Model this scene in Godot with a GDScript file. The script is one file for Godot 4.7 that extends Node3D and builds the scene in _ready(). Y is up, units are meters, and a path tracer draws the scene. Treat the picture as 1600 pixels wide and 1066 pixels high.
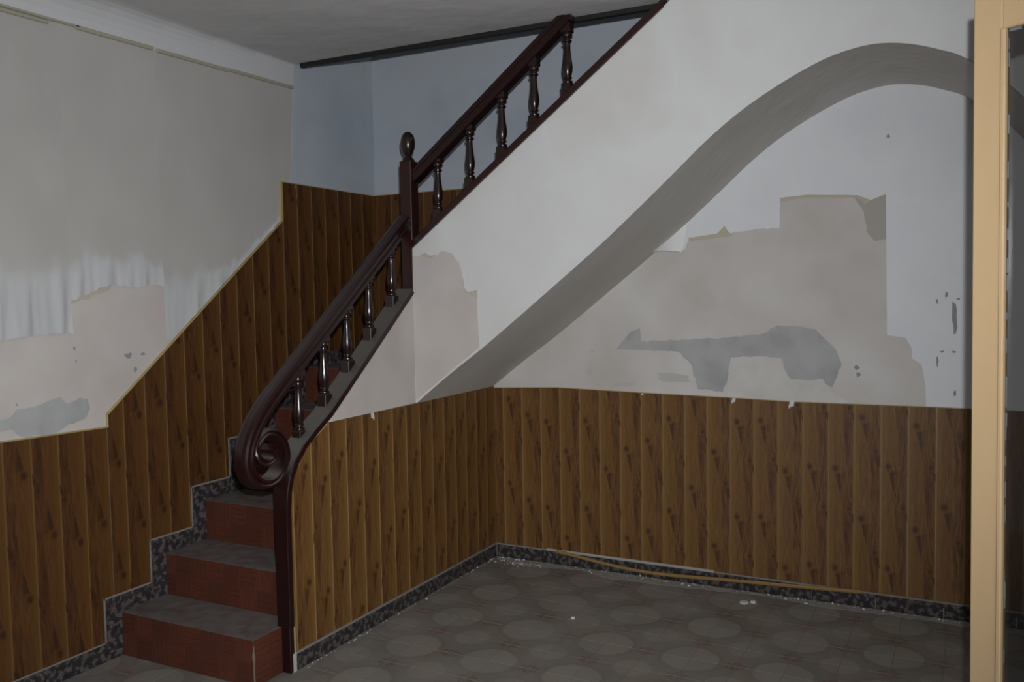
extends Node3D
# An emptied house: a quarter-turn stair over an arch, torn wallpaper, wood-print panelling, lit by the camera's flash.

const WL := -0.819      # face of the left wall (x)
const WB := 0.818       # face of the arch wall (z)
const RISE := 0.195
const GOING := 0.252
const FRONT := 1.983    # face of the first riser (z)
const HC := 2.838       # ceiling height

var M := {}
var rng := RandomNumberGenerator.new()


func _ready() -> void:
	# ---- camera, sky, flash, exposure
	var cam := Camera3D.new()
	cam.name = "camera"
	cam.fov = 41.7915
	cam.near = 0.05
	cam.far = 60.0
	cam.transform = Transform3D(Basis(Vector3(0.88707, -0.01703, -0.46132), Vector3(-0.01272, 0.99804, -0.0613), Vector3(0.46146, 0.06025, 0.88511)), Vector3(2.5376, 1.6, 4.6133))
	add_child(cam)
	cam.current = true
	var env := Environment.new()
	env.background_mode = Environment.BG_SKY
	var sky := Sky.new()
	var sm := ProceduralSkyMaterial.new()
	sm.sky_top_color = Color(0.66, 0.69, 0.73)
	sm.sky_horizon_color = Color(0.84, 0.83, 0.80)
	sm.ground_bottom_color = Color(0.25, 0.24, 0.23)
	sm.ground_horizon_color = Color(0.62, 0.60, 0.57)
	sm.sky_energy_multiplier = 2.6
	sm.ground_energy_multiplier = 2.2
	sky.sky_material = sm
	env.sky = sky
	env.tonemap_mode = Environment.TONE_MAPPER_LINEAR
	env.tonemap_exposure = 1.0
	env.sdfgi_enabled = true
	env.ssao_enabled = true
	env.ssil_enabled = true
	var we := WorldEnvironment.new()
	we.name = "world_environment"
	we.environment = env
	add_child(we)
	var flash := SpotLight3D.new()   # the flash on top of the photographer's camera
	flash.name = "camera_flash"
	flash.light_color = Color(0.975, 0.985, 1.0)
	flash.light_energy = 9.8
	flash.light_size = 0.012
	flash.spot_range = 20.0
	flash.spot_attenuation = 2.0
	flash.spot_angle = 52.0
	flash.spot_angle_attenuation = 1.0
	flash.shadow_enabled = true
	var up := Vector3(-0.01272, 0.99804, -0.0613)
	var right := Vector3(0.88707, -0.01703, -0.46132)
	add_child(flash)
	flash.look_at_from_position(Vector3(2.5376, 1.6, 4.6133) + up * 0.15 + right * 0.037, Vector3(0.05, 1.66, 0.8))

	rng.seed = 7
	make_materials()
	build_floor()
	build_shell()
	build_arch_wall()
	build_walls_finish()
	build_baseboards()
	build_panelling()
	build_staircase()
	build_railings()
	build_door()
	build_debris()


# ------------------------------------------------------------------ helpers
func begin() -> SurfaceTool:
	var st := SurfaceTool.new()
	st.begin(Mesh.PRIMITIVE_TRIANGLES)
	return st


func obj(called: String, st, mat: Material, parent: Node = self) -> MeshInstance3D:
	var o := MeshInstance3D.new()
	o.name = called
	o.mesh = st.commit() if st is SurfaceTool else st
	o.material_override = mat
	parent.add_child(o, true)
	return o


func thing(called: String, label: String, category: String, at := Vector3.ZERO, group := "") -> Node3D:
	var o := Node3D.new()
	o.name = called
	add_child(o, true)
	o.position = at
	tag(o, label, category, group)
	return o


func tag(o: Node, label: String, category := "", group := "", kind := "") -> Node:
	if label: o.set_meta("label", label)
	if category: o.set_meta("category", category)
	if group: o.set_meta("group", group)
	if kind: o.set_meta("kind", kind)
	return o


func tri(st: SurfaceTool, p: Array, out: Vector3, uv := [], nrm := [], col := []) -> void:
	var order := [0, 1, 2]
	if (p[1] - p[0]).cross(p[2] - p[0]).dot(out) > 0.0:
		order = [0, 2, 1]
	for k in order:
		if col.size(): st.set_color(col[k])
		st.set_normal(nrm[k] if nrm.size() else out.normalized())
		st.set_uv(uv[k] if uv.size() else Vector2(p[k].x + p[k].z, -p[k].y))
		st.add_vertex(p[k])


func quad(st: SurfaceTool, a: Vector3, b: Vector3, c: Vector3, d: Vector3, out: Vector3, uv := [], nrm := [], col := []) -> void:
	var fn := (b - a).cross(c - a)
	if fn.length_squared() < 1e-16: fn = (c - a).cross(d - a)
	if fn.dot(out) < 0.0: fn = -fn
	if nrm.is_empty(): nrm = [fn.normalized(), fn.normalized(), fn.normalized(), fn.normalized()]
	var u := uv if uv.size() else []
	tri(st, [a, b, c], fn, [u[0], u[1], u[2]] if u.size() else [], [nrm[0], nrm[1], nrm[2]], [col[0], col[1], col[2]] if col.size() else [])
	tri(st, [a, c, d], fn, [u[0], u[2], u[3]] if u.size() else [], [nrm[0], nrm[2], nrm[3]], [col[0], col[2], col[3]] if col.size() else [])


# a convex outline in the plane (o, u, v), pulled out along n by depth, its front edge chamfered
func slab(st: SurfaceTool, poly: Array, o: Vector3, u: Vector3, v: Vector3, n: Vector3, depth: float, bevel: float, uvf = null, d0 := 0.0) -> void:
	var c := Vector2.ZERO
	for p in poly: c += p
	c /= poly.size()
	var k := poly.size()
	var inn := []
	for i in k:
		var a: Vector2 = poly[(i + k - 1) % k]
		var b: Vector2 = poly[i]
		var d: Vector2 = poly[(i + 1) % k]
		var n1 := (b - a).orthogonal().normalized()
		if n1.dot(c - b) < 0: n1 = -n1
		var n2 := (d - b).orthogonal().normalized()
		if n2.dot(c - b) < 0: n2 = -n2
		var m := n1 + n2
		inn.append(b + m * (bevel / maxf(0.3, 1.0 + n1.dot(n2))))
	var at := func(p: Vector2, h: float) -> Vector3: return o + u * p.x + v * p.y + n * h
	var tex := func(p: Vector2) -> Vector2: return uvf.call(p) if uvf != null else Vector2(p.x, -p.y)
	var hi := d0 + depth
	for i in range(1, k - 1):
		tri(st, [at.call(inn[0], hi), at.call(inn[i], hi), at.call(inn[i + 1], hi)], n, [tex.call(inn[0]), tex.call(inn[i]), tex.call(inn[i + 1])])
		tri(st, [at.call(poly[0], d0), at.call(poly[i], d0), at.call(poly[i + 1], d0)], -n, [tex.call(inn[0]), tex.call(inn[i]), tex.call(inn[i + 1])])
	for i in k:
		var j := (i + 1) % k
		var mid: Vector2 = (poly[i] + poly[j]) / 2.0 - c
		var e: Vector2 = (poly[j] - poly[i]).orthogonal().normalized()
		if e.dot(mid) < 0: e = -e
		var side := u * e.x + v * e.y
		if bevel > 0.0:
			quad(st, at.call(inn[i], hi), at.call(inn[j], hi), at.call(poly[j], hi - bevel), at.call(poly[i], hi - bevel), n + side, [tex.call(inn[i]), tex.call(inn[j]), tex.call(poly[j]), tex.call(poly[i])])
		quad(st, at.call(poly[i], hi - bevel), at.call(poly[j], hi - bevel), at.call(poly[j], d0), at.call(poly[i], d0), side, [tex.call(poly[i]), tex.call(poly[j]), tex.call(poly[j]), tex.call(poly[i])])


func box(st: SurfaceTool, lo: Vector3, hi: Vector3, bevel := 0.0) -> void:
	if bevel <= 0.0:
		for ax in 3:
			for s in [0, 1]:
				var n := Vector3.ZERO
				n[ax] = 1.0 if s else -1.0
				var b := (ax + 1) % 3
				var c := (ax + 2) % 3
				var p := []
				for q in [[0, 0], [1, 0], [1, 1], [0, 1]]:
					var w := Vector3.ZERO
					w[ax] = hi[ax] if s else lo[ax]
					w[b] = hi[b] if q[0] else lo[b]
					w[c] = hi[c] if q[1] else lo[c]
					p.append(w)
				quad(st, p[0], p[1], p[2], p[3], n)
		return
	var ce := (lo + hi) / 2.0
	var h := (hi - lo) / 2.0
	var inner := h - Vector3.ONE * bevel
	for ax in 3:
		var b := (ax + 1) % 3
		var c := (ax + 2) % 3
		for s in [-1.0, 1.0]:
			var n := Vector3.ZERO
			n[ax] = s
			var p := []
			for q in [[-1, -1], [1, -1], [1, 1], [-1, 1]]:
				var w := Vector3.ZERO
				w[ax] = s * h[ax]
				w[b] = q[0] * inner[b]
				w[c] = q[1] * inner[c]
				p.append(ce + w)
			quad(st, p[0], p[1], p[2], p[3], n)
			for t in [-1.0, 1.0]:   # the chamfer between face ax and face b
				var e := []
				for q in [[1, -1], [1, 1], [0, 1], [0, -1]]:
					var w := Vector3.ZERO
					w[ax] = s * (h[ax] if q[0] else inner[ax])
					w[b] = t * (inner[b] if q[0] else h[b])
					w[c] = q[1] * inner[c]
					e.append(ce + w)
				var m := Vector3.ZERO
				m[ax] = s
				m[b] = t
				quad(st, e[0], e[1], e[2], e[3], m)
	for sx in [-1.0, 1.0]:
		for sy in [-1.0, 1.0]:
			for sz in [-1.0, 1.0]:
				var sg := Vector3(sx, sy, sz)
				tri(st, [ce + sg * Vector3(h.x, inner.y, inner.z), ce + sg * Vector3(inner.x, h.y, inner.z), ce + sg * Vector3(inner.x, inner.y, h.z)], sg)


# any outline (need not be convex) as a plate with edges
func plate(st: SurfaceTool, poly: PackedVector2Array, o: Vector3, u: Vector3, v: Vector3, n: Vector3, h0: float, h1: float) -> void:
	var idx := Geometry2D.triangulate_polygon(poly)
	var at := func(p: Vector2, h: float) -> Vector3: return o + u * p.x + v * p.y + n * h
	for i in range(0, idx.size(), 3):
		var q := [poly[idx[i]], poly[idx[i + 1]], poly[idx[i + 2]]]
		var uv := [q[0], q[1], q[2]]
		tri(st, [at.call(q[0], h1), at.call(q[1], h1), at.call(q[2], h1)], n, uv)
		tri(st, [at.call(q[0], h0), at.call(q[1], h0), at.call(q[2], h0)], -n, uv)
	var cw := Geometry2D.is_polygon_clockwise(poly)
	for i in poly.size():
		var a := poly[i]
		var b := poly[(i + 1) % poly.size()]
		var e := (b - a).orthogonal().normalized() * (-1.0 if cw else 1.0)
		e = -e if not _outward(a, b, e, poly) else e
		quad(st, at.call(a, h1), at.call(b, h1), at.call(b, h0), at.call(a, h0), u * e.x + v * e.y)


func _outward(a: Vector2, b: Vector2, e: Vector2, poly: PackedVector2Array) -> bool:
	return not Geometry2D.is_point_in_polygon((a + b) / 2.0 + e * 0.0004, poly)


# a torn edge: breaks each side of the outline from first to last into smaller uneven steps
func torn(pts: Array, first: int, last: int, amp: float, step := 0.018) -> PackedVector2Array:
	var out := PackedVector2Array()
	for i in pts.size():
		var a: Vector2 = pts[i]
		out.append(a)
		if i < first or i >= last: continue
		var b: Vector2 = pts[(i + 1) % pts.size()]
		var n := int(a.distance_to(b) / step)
		var nr := (b - a).orthogonal().normalized()
		for k in range(1, n):
			var p := a.lerp(b, (k + rng.randf_range(-0.3, 0.3)) / n) + nr * rng.randf_range(-amp, amp)
			out.append(p)
	return out


# sections along a path in a plane: lateral axis l, each station [point, tangent, half_width, height, profile offset]
func sweep(st: SurfaceTool, stations: Array, l: Vector3, prof: Array, dust = null, caps := true) -> void:
	var rings := []
	for s in stations:
		var nn: Vector3 = s.get("n", (s.t as Vector3).cross(l).normalized() * s.get("flip", 1.0))
		var r := []
		for q in prof:
			r.append(s.p + l * (q.x * s.w) + nn * (q.y * s.h))
		rings.append({"r": r, "n": nn, "t": s.t})
	var k := prof.size()
	var along := 0.0
	for i in range(rings.size() - 1):
		var ra = rings[i]
		var rb = rings[i + 1]
		var d := (stations[i].p as Vector3).distance_to(stations[i + 1].p)
		for j in k:
			var j2 := (j + 1) % k
			var na: Vector3 = (ra.r[j2] - ra.r[j]).cross(ra.t).normalized()
			var nb: Vector3 = (rb.r[j2] - rb.r[j]).cross(rb.t).normalized()
			var mid: Vector3 = (ra.r[j] + ra.r[j2]) / 2.0 - stations[i].p
			if na.dot(mid) < 0: na = -na
			if nb.dot(na) < 0: nb = -nb
			var col := []
			if dust != null:
				var ca: Color = dust.call(na, ra.r[j])
				var cb: Color = dust.call(nb, rb.r[j])
				col = [ca, ca, cb, cb]
			quad(st, ra.r[j], ra.r[j2], rb.r[j2], rb.r[j], na, [Vector2(along, j / float(k)), Vector2(along, (j + 1) / float(k)), Vector2(along + d, (j + 1) / float(k)), Vector2(along + d, j / float(k))], [na, na, nb, nb], col)
		along += d
	if caps:
		for e in [0, rings.size() - 1]:
			var out: Vector3 = rings[e].t * (-1.0 if e == 0 else 1.0)
			for j in range(1, k - 1):
				var c := Color(0.0157, 0.0042, 0.0042)
				tri(st, [rings[e].r[0], rings[e].r[j], rings[e].r[j + 1]], out, [], [], [c, c, c] if dust != null else [])


# a turned shape about the y axis: profile of (radius, height)
func lathe(st: SurfaceTool, prof: Array, at: Vector3, seg := 18) -> void:
	var seg_n := []
	for i in range(prof.size() - 1):
		var d: Vector2 = prof[i + 1] - prof[i]
		seg_n.append(Vector2(d.y, -d.x).normalized())
	for i in range(prof.size() - 1):
		var n0: Vector2 = seg_n[i]
		var n1: Vector2 = seg_n[i]
		if i > 0 and (seg_n[i - 1] as Vector2).dot(seg_n[i]) > 0.75: n0 = (seg_n[i - 1] + seg_n[i]).normalized()
		if i < seg_n.size() - 1 and (seg_n[i + 1] as Vector2).dot(seg_n[i]) > 0.75: n1 = (seg_n[i + 1] + seg_n[i]).normalized()
		for k in seg:
			var a := TAU * k / seg
			var b := TAU * (k + 1) / seg
			var da := Vector3(cos(a), 0, sin(a))
			var db := Vector3(cos(b), 0, sin(b))
			var p0: Vector3 = at + da * prof[i].x + Vector3(0, prof[i].y, 0)
			var p1: Vector3 = at + db * prof[i].x + Vector3(0, prof[i].y, 0)
			var p2: Vector3 = at + db * prof[i + 1].x + Vector3(0, prof[i + 1].y, 0)
			var p3: Vector3 = at + da * prof[i + 1].x + Vector3(0, prof[i + 1].y, 0)
			var out: Vector3 = (da + db) * seg_n[i].x + Vector3(0, seg_n[i].y * 2.0, 0)
			quad(st, p0, p1, p2, p3, out, [], [da * n0.x + Vector3(0, n0.y, 0), db * n0.x + Vector3(0, n0.y, 0), db * n1.x + Vector3(0, n1.y, 0), da * n1.x + Vector3(0, n1.y, 0)])


func smooth(ctrl: Array, per := 4) -> Array:
	var out := []
	for i in range(ctrl.size() - 1):
		var p0: Vector2 = ctrl[maxi(i - 1, 0)]
		var p1: Vector2 = ctrl[i]
		var p2: Vector2 = ctrl[i + 1]
		var p3: Vector2 = ctrl[mini(i + 2, ctrl.size() - 1)]
		for k in per:
			out.append(p1.cubic_interpolate(p2, p0, p3, k / float(per)))
	out.append(ctrl[-1])
	return out


# ------------------------------------------------------------------ materials
func plain(c: Color, rough := 0.8, spec := 0.5) -> StandardMaterial3D:
	var m := StandardMaterial3D.new()
	m.albedo_color = c.linear_to_srgb()
	m.roughness = rough
	m.metallic_specular = spec
	return m


func noise_tex(freq: float, stops: Array, size := 512, sd := 1, kind := FastNoiseLite.TYPE_SIMPLEX_SMOOTH, octaves := 4) -> NoiseTexture2D:
	var n := FastNoiseLite.new()
	n.noise_type = kind
	n.frequency = freq
	n.seed = sd
	n.fractal_octaves = octaves
	var g := Gradient.new()
	var offs := PackedFloat32Array()
	var cols := PackedColorArray()
	for s in stops:
		offs.append(s[0])
		cols.append((s[1] as Color).linear_to_srgb())
	g.offsets = offs
	g.colors = cols
	var t := NoiseTexture2D.new()
	t.width = size
	t.height = size
	t.seamless = true
	t.noise = n
	t.color_ramp = g
	return t


func bumps(freq: float, strength: float, sd := 3, size := 512) -> NoiseTexture2D:
	var n := FastNoiseLite.new()
	n.frequency = freq
	n.seed = sd
	n.fractal_octaves = 4
	var t := NoiseTexture2D.new()
	t.width = size
	t.height = size
	t.seamless = true
	t.as_normal_map = true
	t.bump_strength = strength
	t.noise = n
	return t


# a wall finish: its colour wanders between the stops over about 1/scale metres
func wall_mat(stops: Array, scale := 0.5, freq := 0.006, sd := 1, rough := 0.92) -> StandardMaterial3D:
	var m := StandardMaterial3D.new()
	m.albedo_texture = noise_tex(freq, stops, 512, sd)
	m.roughness = rough
	m.metallic_specular = 0.3
	m.uv1_triplanar = true
	m.uv1_world_triplanar = true
	m.uv1_scale = Vector3.ONE * scale
	m.normal_enabled = true
	m.normal_texture = M.plaster_bumps
	m.normal_scale = 0.25
	return m


func board_texture(sd: int, flip: bool) -> ImageTexture:
	var w := 128
	var h := 512
	var im := Image.create(w, h, true, Image.FORMAT_RGB8)
	var n := FastNoiseLite.new()
	n.seed = sd
	n.frequency = 1.0
	n.fractal_octaves = 3
	var r := RandomNumberGenerator.new()
	r.seed = sd
	var knots := [[0.32 + r.randf_range(-0.05, 0.05), 0.18 + r.randf_range(-0.03, 0.03), 0.095], [0.84 + r.randf_range(-0.05, 0.03), 0.58 + r.randf_range(-0.06, 0.06), 0.062]]
	var mid := Color(0.148, 0.068, 0.0165)
	var pale := Color(0.205, 0.111, 0.029)
	var dark := Color(0.068, 0.026, 0.0065)
	var deep := Color(0.026, 0.010, 0.004)
	for y in h:
		var v := y / float(h)
		var cy := cos(v * TAU) * 0.35
		var sy := sin(v * TAU) * 0.35
		for x in w:
			var u := x / float(w)
			var wob := n.get_noise_3d(u * 2.0, cy * 1.5, sy * 1.5) * 0.10
			var uu := u + wob
			for k in knots:   # the grain bends round each knot
				var dv0: float = absf(wrapf(v - k[1], -0.5, 0.5))
				uu += signf(u - k[0]) * -0.05 * exp(-pow(dv0 / 0.05, 2.0)) * exp(-absf(u - k[0]) / 0.15)
			var streak := n.get_noise_3d(uu * 14.0, cy * 2.0, sy * 2.0) * 0.6 + n.get_noise_3d(uu * 45.0 + 9.0, cy * 3.0, sy * 3.0) * 0.4
			# dark grain that starts wide under each knot and narrows towards the next one
			var ph := wrapf(v - knots[0][1] - 0.035, 0.0, 1.0)
			var ph2 := wrapf(v - knots[1][1] - 0.03, 0.0, 1.0)
			var edge := 0.40 + 0.30 * pow(ph, 0.6) + 0.05 * n.get_noise_3d(3.0, cy * 6.0, sy * 6.0)
			var band := smoothstep(edge - 0.035, edge + 0.03, uu) * (1.0 - smoothstep(0.93, 0.97, u))
			band *= 0.65 + 0.35 * (1.0 - smoothstep(0.0, 0.8, ph2))
			var c := mid.lerp(dark, clampf(band * 0.70 + streak * 1.45, 0.0, 1.0))
			c = c.lerp(pale, clampf((1.0 - smoothstep(0.10, 0.30, uu)) * 0.35 + maxf(0.0, -streak) * 0.5 * (1.0 - band), 0.0, 0.8))
			var seam := maxf(1.0 - smoothstep(0.012, 0.05, u), smoothstep(0.965, 0.99, u))
			c = c.lerp(pale.lerp(Color(0.29, 0.185, 0.075), 0.7), seam * 0.85)
			c = c.lerp(Color(0.23, 0.14, 0.055), smoothstep(0.22, 0.5, n.get_noise_3d(uu * 30.0 + 20.0, cy, sy)) * 0.45)
			for k in knots:
				var du: float = u - k[0]
				var dv: float = wrapf(v - k[1], -0.5, 0.5)
				var size: float = k[2]
				var e := sqrt(pow(du / size, 2.0) + pow(dv / (size * 0.30), 2.0))
				c = c.lerp(deep, (1.0 - smoothstep(0.65, 1.25, e)) * 0.75)
				c = c.lerp(dark, (1.0 - smoothstep(1.15, 1.9, e)) * 0.35)
				var t := (dv - 0.04) / (0.20 if size > 0.08 else 0.12)   # the pointed flame of dark grain past the knot
				if t > 0.0 and t < 1.0:
					var cx := du - 0.10 - 0.10 * t
					var hw := (0.125 if size > 0.08 else 0.06) * pow(1.0 - t, 0.8)
					c = c.lerp(deep.lerp(dark, 0.2), (1.0 - smoothstep(hw * 0.6, hw + 0.02, absf(cx + n.get_noise_2d(v * 30.0, u * 8.0) * 0.03))) * 0.72 * smoothstep(0.0, 0.15, t))
			im.set_pixel(x, h - 1 - y if flip else y, c.linear_to_srgb())
	im.generate_mipmaps()
	return ImageTexture.create_from_image(im)


func tile_texture() -> ImageTexture:
	var s := 256
	var im := Image.create(s, s, true, Image.FORMAT_RGB8)
	var n := FastNoiseLite.new()
	n.frequency = 0.02
	n.fractal_octaves = 4
	var ground := Color(0.188, 0.168, 0.143)
	var light := Color(0.238, 0.217, 0.187)
	var ring := Color(0.146, 0.128, 0.104)
	var red := Color(0.125, 0.055, 0.038)
	for y in s:
		for x in s:
			var u := x / float(s)
			var v := y / float(s)
			var w := n.get_noise_2d(x, y)
			var c := ground.lerp(ring, clampf(0.4 + w, 0.0, 1.0) * 0.6)
			var r1 := Vector2(u, v).length() + w * 0.03
			c = c.lerp(ring, smoothstep(0.78, 0.72, r1) * 0.8)
			c = c.lerp(light, smoothstep(0.64, 0.61, r1))
			var d := Vector2(1.0 - u, 1.0 - v)
			var r2 := maxf(maxf(d.x, d.y), (d.x + d.y) * 0.72) + w * 0.03
			c = c.lerp(light, smoothstep(0.42, 0.39, r2) * 0.9)
			for q in [Vector2(u, 1.0 - v), Vector2(1.0 - u, v)]:   # the flecks at the two other corners
				var e := Vector2((q.x - 0.12) / 0.13, (q.y - 0.08) / 0.06).length()
				var e2 := Vector2((q.x - 0.06) / 0.05, (q.y - 0.14) / 0.10).length()
				c = c.lerp(red, (1.0 - smoothstep(0.6, 1.1, minf(e, e2))) * (0.5 + 0.5 * clampf(w * 4.0 + 0.6, 0.0, 1.0)))
			im.set_pixel(x, y, c.linear_to_srgb())
	im.generate_mipmaps()
	return ImageTexture.create_from_image(im)


func streak_texture(a: Color, b: Color, sd: int) -> ImageTexture:
	var im := Image.create(128, 128, true, Image.FORMAT_RGB8)
	var n := FastNoiseLite.new()
	n.seed = sd
	n.frequency = 1.0
	for y in 128:
		for x in 128:
			var t := 0.5 + 0.6 * n.get_noise_2d(x * 0.02, y * 0.16) + 0.35 * n.get_noise_2d(x * 0.05 + 40.0, y * 0.5)
			im.set_pixel(x, y, a.lerp(b, clampf(t, 0.0, 1.0)).linear_to_srgb())
	im.generate_mipmaps()
	return ImageTexture.create_from_image(im)


func make_materials() -> void:
	M.plaster_bumps = bumps(0.02, 3.0)
	M.white_wall = wall_mat([[0.0, Color(0.57, 0.555, 0.535)], [0.35, Color(0.62, 0.615, 0.60)], [0.62, Color(0.64, 0.64, 0.63)], [1.0, Color(0.59, 0.57, 0.54)]], 0.35, 0.005, 4)
	M.blue_paper = wall_mat([[0.0, Color(0.67, 0.675, 0.695)], [0.5, Color(0.72, 0.725, 0.74)], [1.0, Color(0.69, 0.70, 0.725)]], 0.4, 0.006, 8)
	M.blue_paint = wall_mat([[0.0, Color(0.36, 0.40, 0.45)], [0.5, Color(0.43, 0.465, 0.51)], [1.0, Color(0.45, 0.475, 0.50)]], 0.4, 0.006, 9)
	M.plaster = wall_mat([[0.0, Color(0.50, 0.465, 0.43)], [0.5, Color(0.56, 0.53, 0.50)], [1.0, Color(0.62, 0.60, 0.575)]], 0.5, 0.006, 11)
	M.plaster_warm = wall_mat([[0.0, Color(0.47, 0.42, 0.39)], [0.5, Color(0.53, 0.485, 0.455)], [1.0, Color(0.58, 0.54, 0.505)]], 0.5, 0.006, 12)
	M.paper_beige = wall_mat([[0.0, Color(0.36, 0.335, 0.30)], [0.5, Color(0.415, 0.39, 0.355)], [1.0, Color(0.46, 0.44, 0.41)]], 0.5, 0.006, 13)
	M.paper_white = wall_mat([[0.0, Color(0.74, 0.74, 0.73)], [0.5, Color(0.78, 0.78, 0.77)], [1.0, Color(0.80, 0.80, 0.79)]], 0.5, 0.006, 14)
	M.grey_patch = wall_mat([[0.0, Color(0.34, 0.34, 0.335)], [0.5, Color(0.40, 0.40, 0.395)], [1.0, Color(0.45, 0.445, 0.435)]], 1.0, 0.01, 15)
	M.filler = wall_mat([[0.0, Color(0.54, 0.52, 0.49)], [1.0, Color(0.62, 0.61, 0.58)]], 1.0, 0.01, 16)
	M.ceiling = wall_mat([[0.0, Color(0.56, 0.55, 0.545)], [1.0, Color(0.62, 0.61, 0.605)]], 0.35, 0.005, 17)
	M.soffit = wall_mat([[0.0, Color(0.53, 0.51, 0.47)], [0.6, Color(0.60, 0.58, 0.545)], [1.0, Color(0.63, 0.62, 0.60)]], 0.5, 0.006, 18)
	M.moulding = plain(Color(0.36, 0.335, 0.26), 0.8)
	M.cove = plain(Color(0.55, 0.55, 0.55), 0.85)
	M.torn_edge = plain(Color(0.47, 0.43, 0.33), 0.9)
	M.faint = plain(Color(0.485, 0.465, 0.44), 0.95)
	M.stain = plain(Color(0.27, 0.27, 0.28), 0.95)
	M.grime = plain(Color(0.10, 0.10, 0.105), 0.95)
	M.boards = []
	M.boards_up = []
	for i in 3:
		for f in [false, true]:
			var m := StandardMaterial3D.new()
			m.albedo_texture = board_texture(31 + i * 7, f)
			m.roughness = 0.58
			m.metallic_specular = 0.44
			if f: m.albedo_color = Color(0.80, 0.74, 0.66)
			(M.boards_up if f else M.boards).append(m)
	M.edge_strip = plain(Color(0.40, 0.30, 0.13), 0.6)
	M.mahogany = plain(Color(0.0135, 0.0044, 0.0038), 0.28)
	M.mahogany.clearcoat_enabled = true
	M.mahogany.clearcoat = 0.4
	M.mahogany.clearcoat_roughness = 0.15
	M.mahogany_red = plain(Color(0.024, 0.0062, 0.0046), 0.34)
	M.rail = plain(Color.WHITE, 0.3)
	M.rail.vertex_color_use_as_albedo = true
	M.dust = wall_mat([[0.0, Color(0.095, 0.088, 0.08)], [1.0, Color(0.145, 0.135, 0.125)]], 2.0, 0.02, 20)
	M.tread = wall_mat([[0.0, Color(0.10, 0.075, 0.066)], [0.45, Color(0.135, 0.115, 0.105)], [1.0, Color(0.165, 0.148, 0.138)]], 1.6, 0.012, 21)
	M.parquet = []
	for i in 3:
		var m := StandardMaterial3D.new()
		m.albedo_texture = streak_texture(Color(0.125, 0.036, 0.018).lerp(Color(0.085, 0.026, 0.014), i * 0.45), Color(0.068, 0.019, 0.011), 50 + i)
		m.roughness = 0.5
		M.parquet.append(m)
	M.granite = wall_mat([[0.0, Color(0.018, 0.015, 0.016)], [0.46, Color(0.038, 0.032, 0.033)], [0.60, Color(0.085, 0.073, 0.073)], [0.70, Color(0.14, 0.125, 0.12)], [0.78, Color(0.06, 0.05, 0.05)], [1.0, Color(0.17, 0.155, 0.15)]], 1.8, 0.03, 22, 0.35)
	M.mortar = plain(Color(0.21, 0.195, 0.175), 0.95)
	M.grout = plain(Color(0.15, 0.138, 0.122), 0.95)
	M.tiles = []
	var tt := tile_texture()
	for i in 3:
		var m := StandardMaterial3D.new()
		m.albedo_texture = tt
		m.roughness = 0.6
		m.metallic_specular = 0.35
		m.detail_enabled = true
		m.detail_blend_mode = BaseMaterial3D.BLEND_MODE_MIX
		m.detail_uv_layer = BaseMaterial3D.DETAIL_UV_2
		m.uv2_triplanar = true
		m.uv2_world_triplanar = true
		m.uv2_scale = Vector3.ONE * 0.5
		m.detail_albedo = dust_film()
		m.albedo_color = [Color(1, 1, 1), Color(0.96, 0.955, 0.95), Color(1.03, 1.0, 0.98)][i]
		M.tiles.append(m)
	M.door_paint = plain(Color(0.44, 0.305, 0.168), 0.35)
	M.door_paint.normal_enabled = true
	M.door_paint.normal_texture = bumps(0.05, 2.0, 5, 256)
	M.door_paint.normal_scale = 0.15
	M.glass = StandardMaterial3D.new()
	M.glass.transparency = BaseMaterial3D.TRANSPARENCY_ALPHA
	M.glass.albedo_color = Color(0.10, 0.10, 0.10, 0.28)
	M.glass.roughness = 0.05
	M.dust_pale = wall_mat([[0.0, Color(0.25, 0.24, 0.225)], [0.5, Color(0.30, 0.288, 0.27)], [1.0, Color(0.36, 0.345, 0.325)]], 3.0, 0.02, 41)
	M.putty = plain(Color(0.13, 0.145, 0.15), 0.3)
	M.flake = plain(Color(0.62, 0.60, 0.57), 0.9)
	M.lath = plain(Color(0.26, 0.155, 0.045), 0.6)


func dust_film() -> NoiseTexture2D:
	if not M.has("dust_tex"):
		M.dust_tex = noise_tex(0.008, [[0.0, Color(0.225, 0.21, 0.19, 0.15)], [0.55, Color(0.225, 0.21, 0.19, 0.40)], [1.0, Color(0.245, 0.232, 0.215, 0.8)]], 512, 77)
	return M.dust_tex


# ------------------------------------------------------------------ the shell of the room
func tile_mesh(x0: float, x1: float, z0: float, z1: float, i: int, j: int) -> SurfaceTool:
	var st := begin()
	var p := 0.193
	var bx := 0.31 + p * i
	var bz := 0.575 + p * j
	var uvf := func(q: Vector2) -> Vector2:
		var fu := (q.x - bx) / p
		var fv := (q.y - bz) / p
		return Vector2(fu if i % 2 == 0 else 1.0 - fu, fv if j % 2 == 0 else 1.0 - fv)
	slab(st, [Vector2(x0, z0), Vector2(x1, z0), Vector2(x1, z1), Vector2(x0, z1)], Vector3.ZERO, Vector3(1, 0, 0), Vector3(0, 0, 1), Vector3(0, 1, 0), 0.012, 0.0004, uvf, -0.012)
	return st


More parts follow.
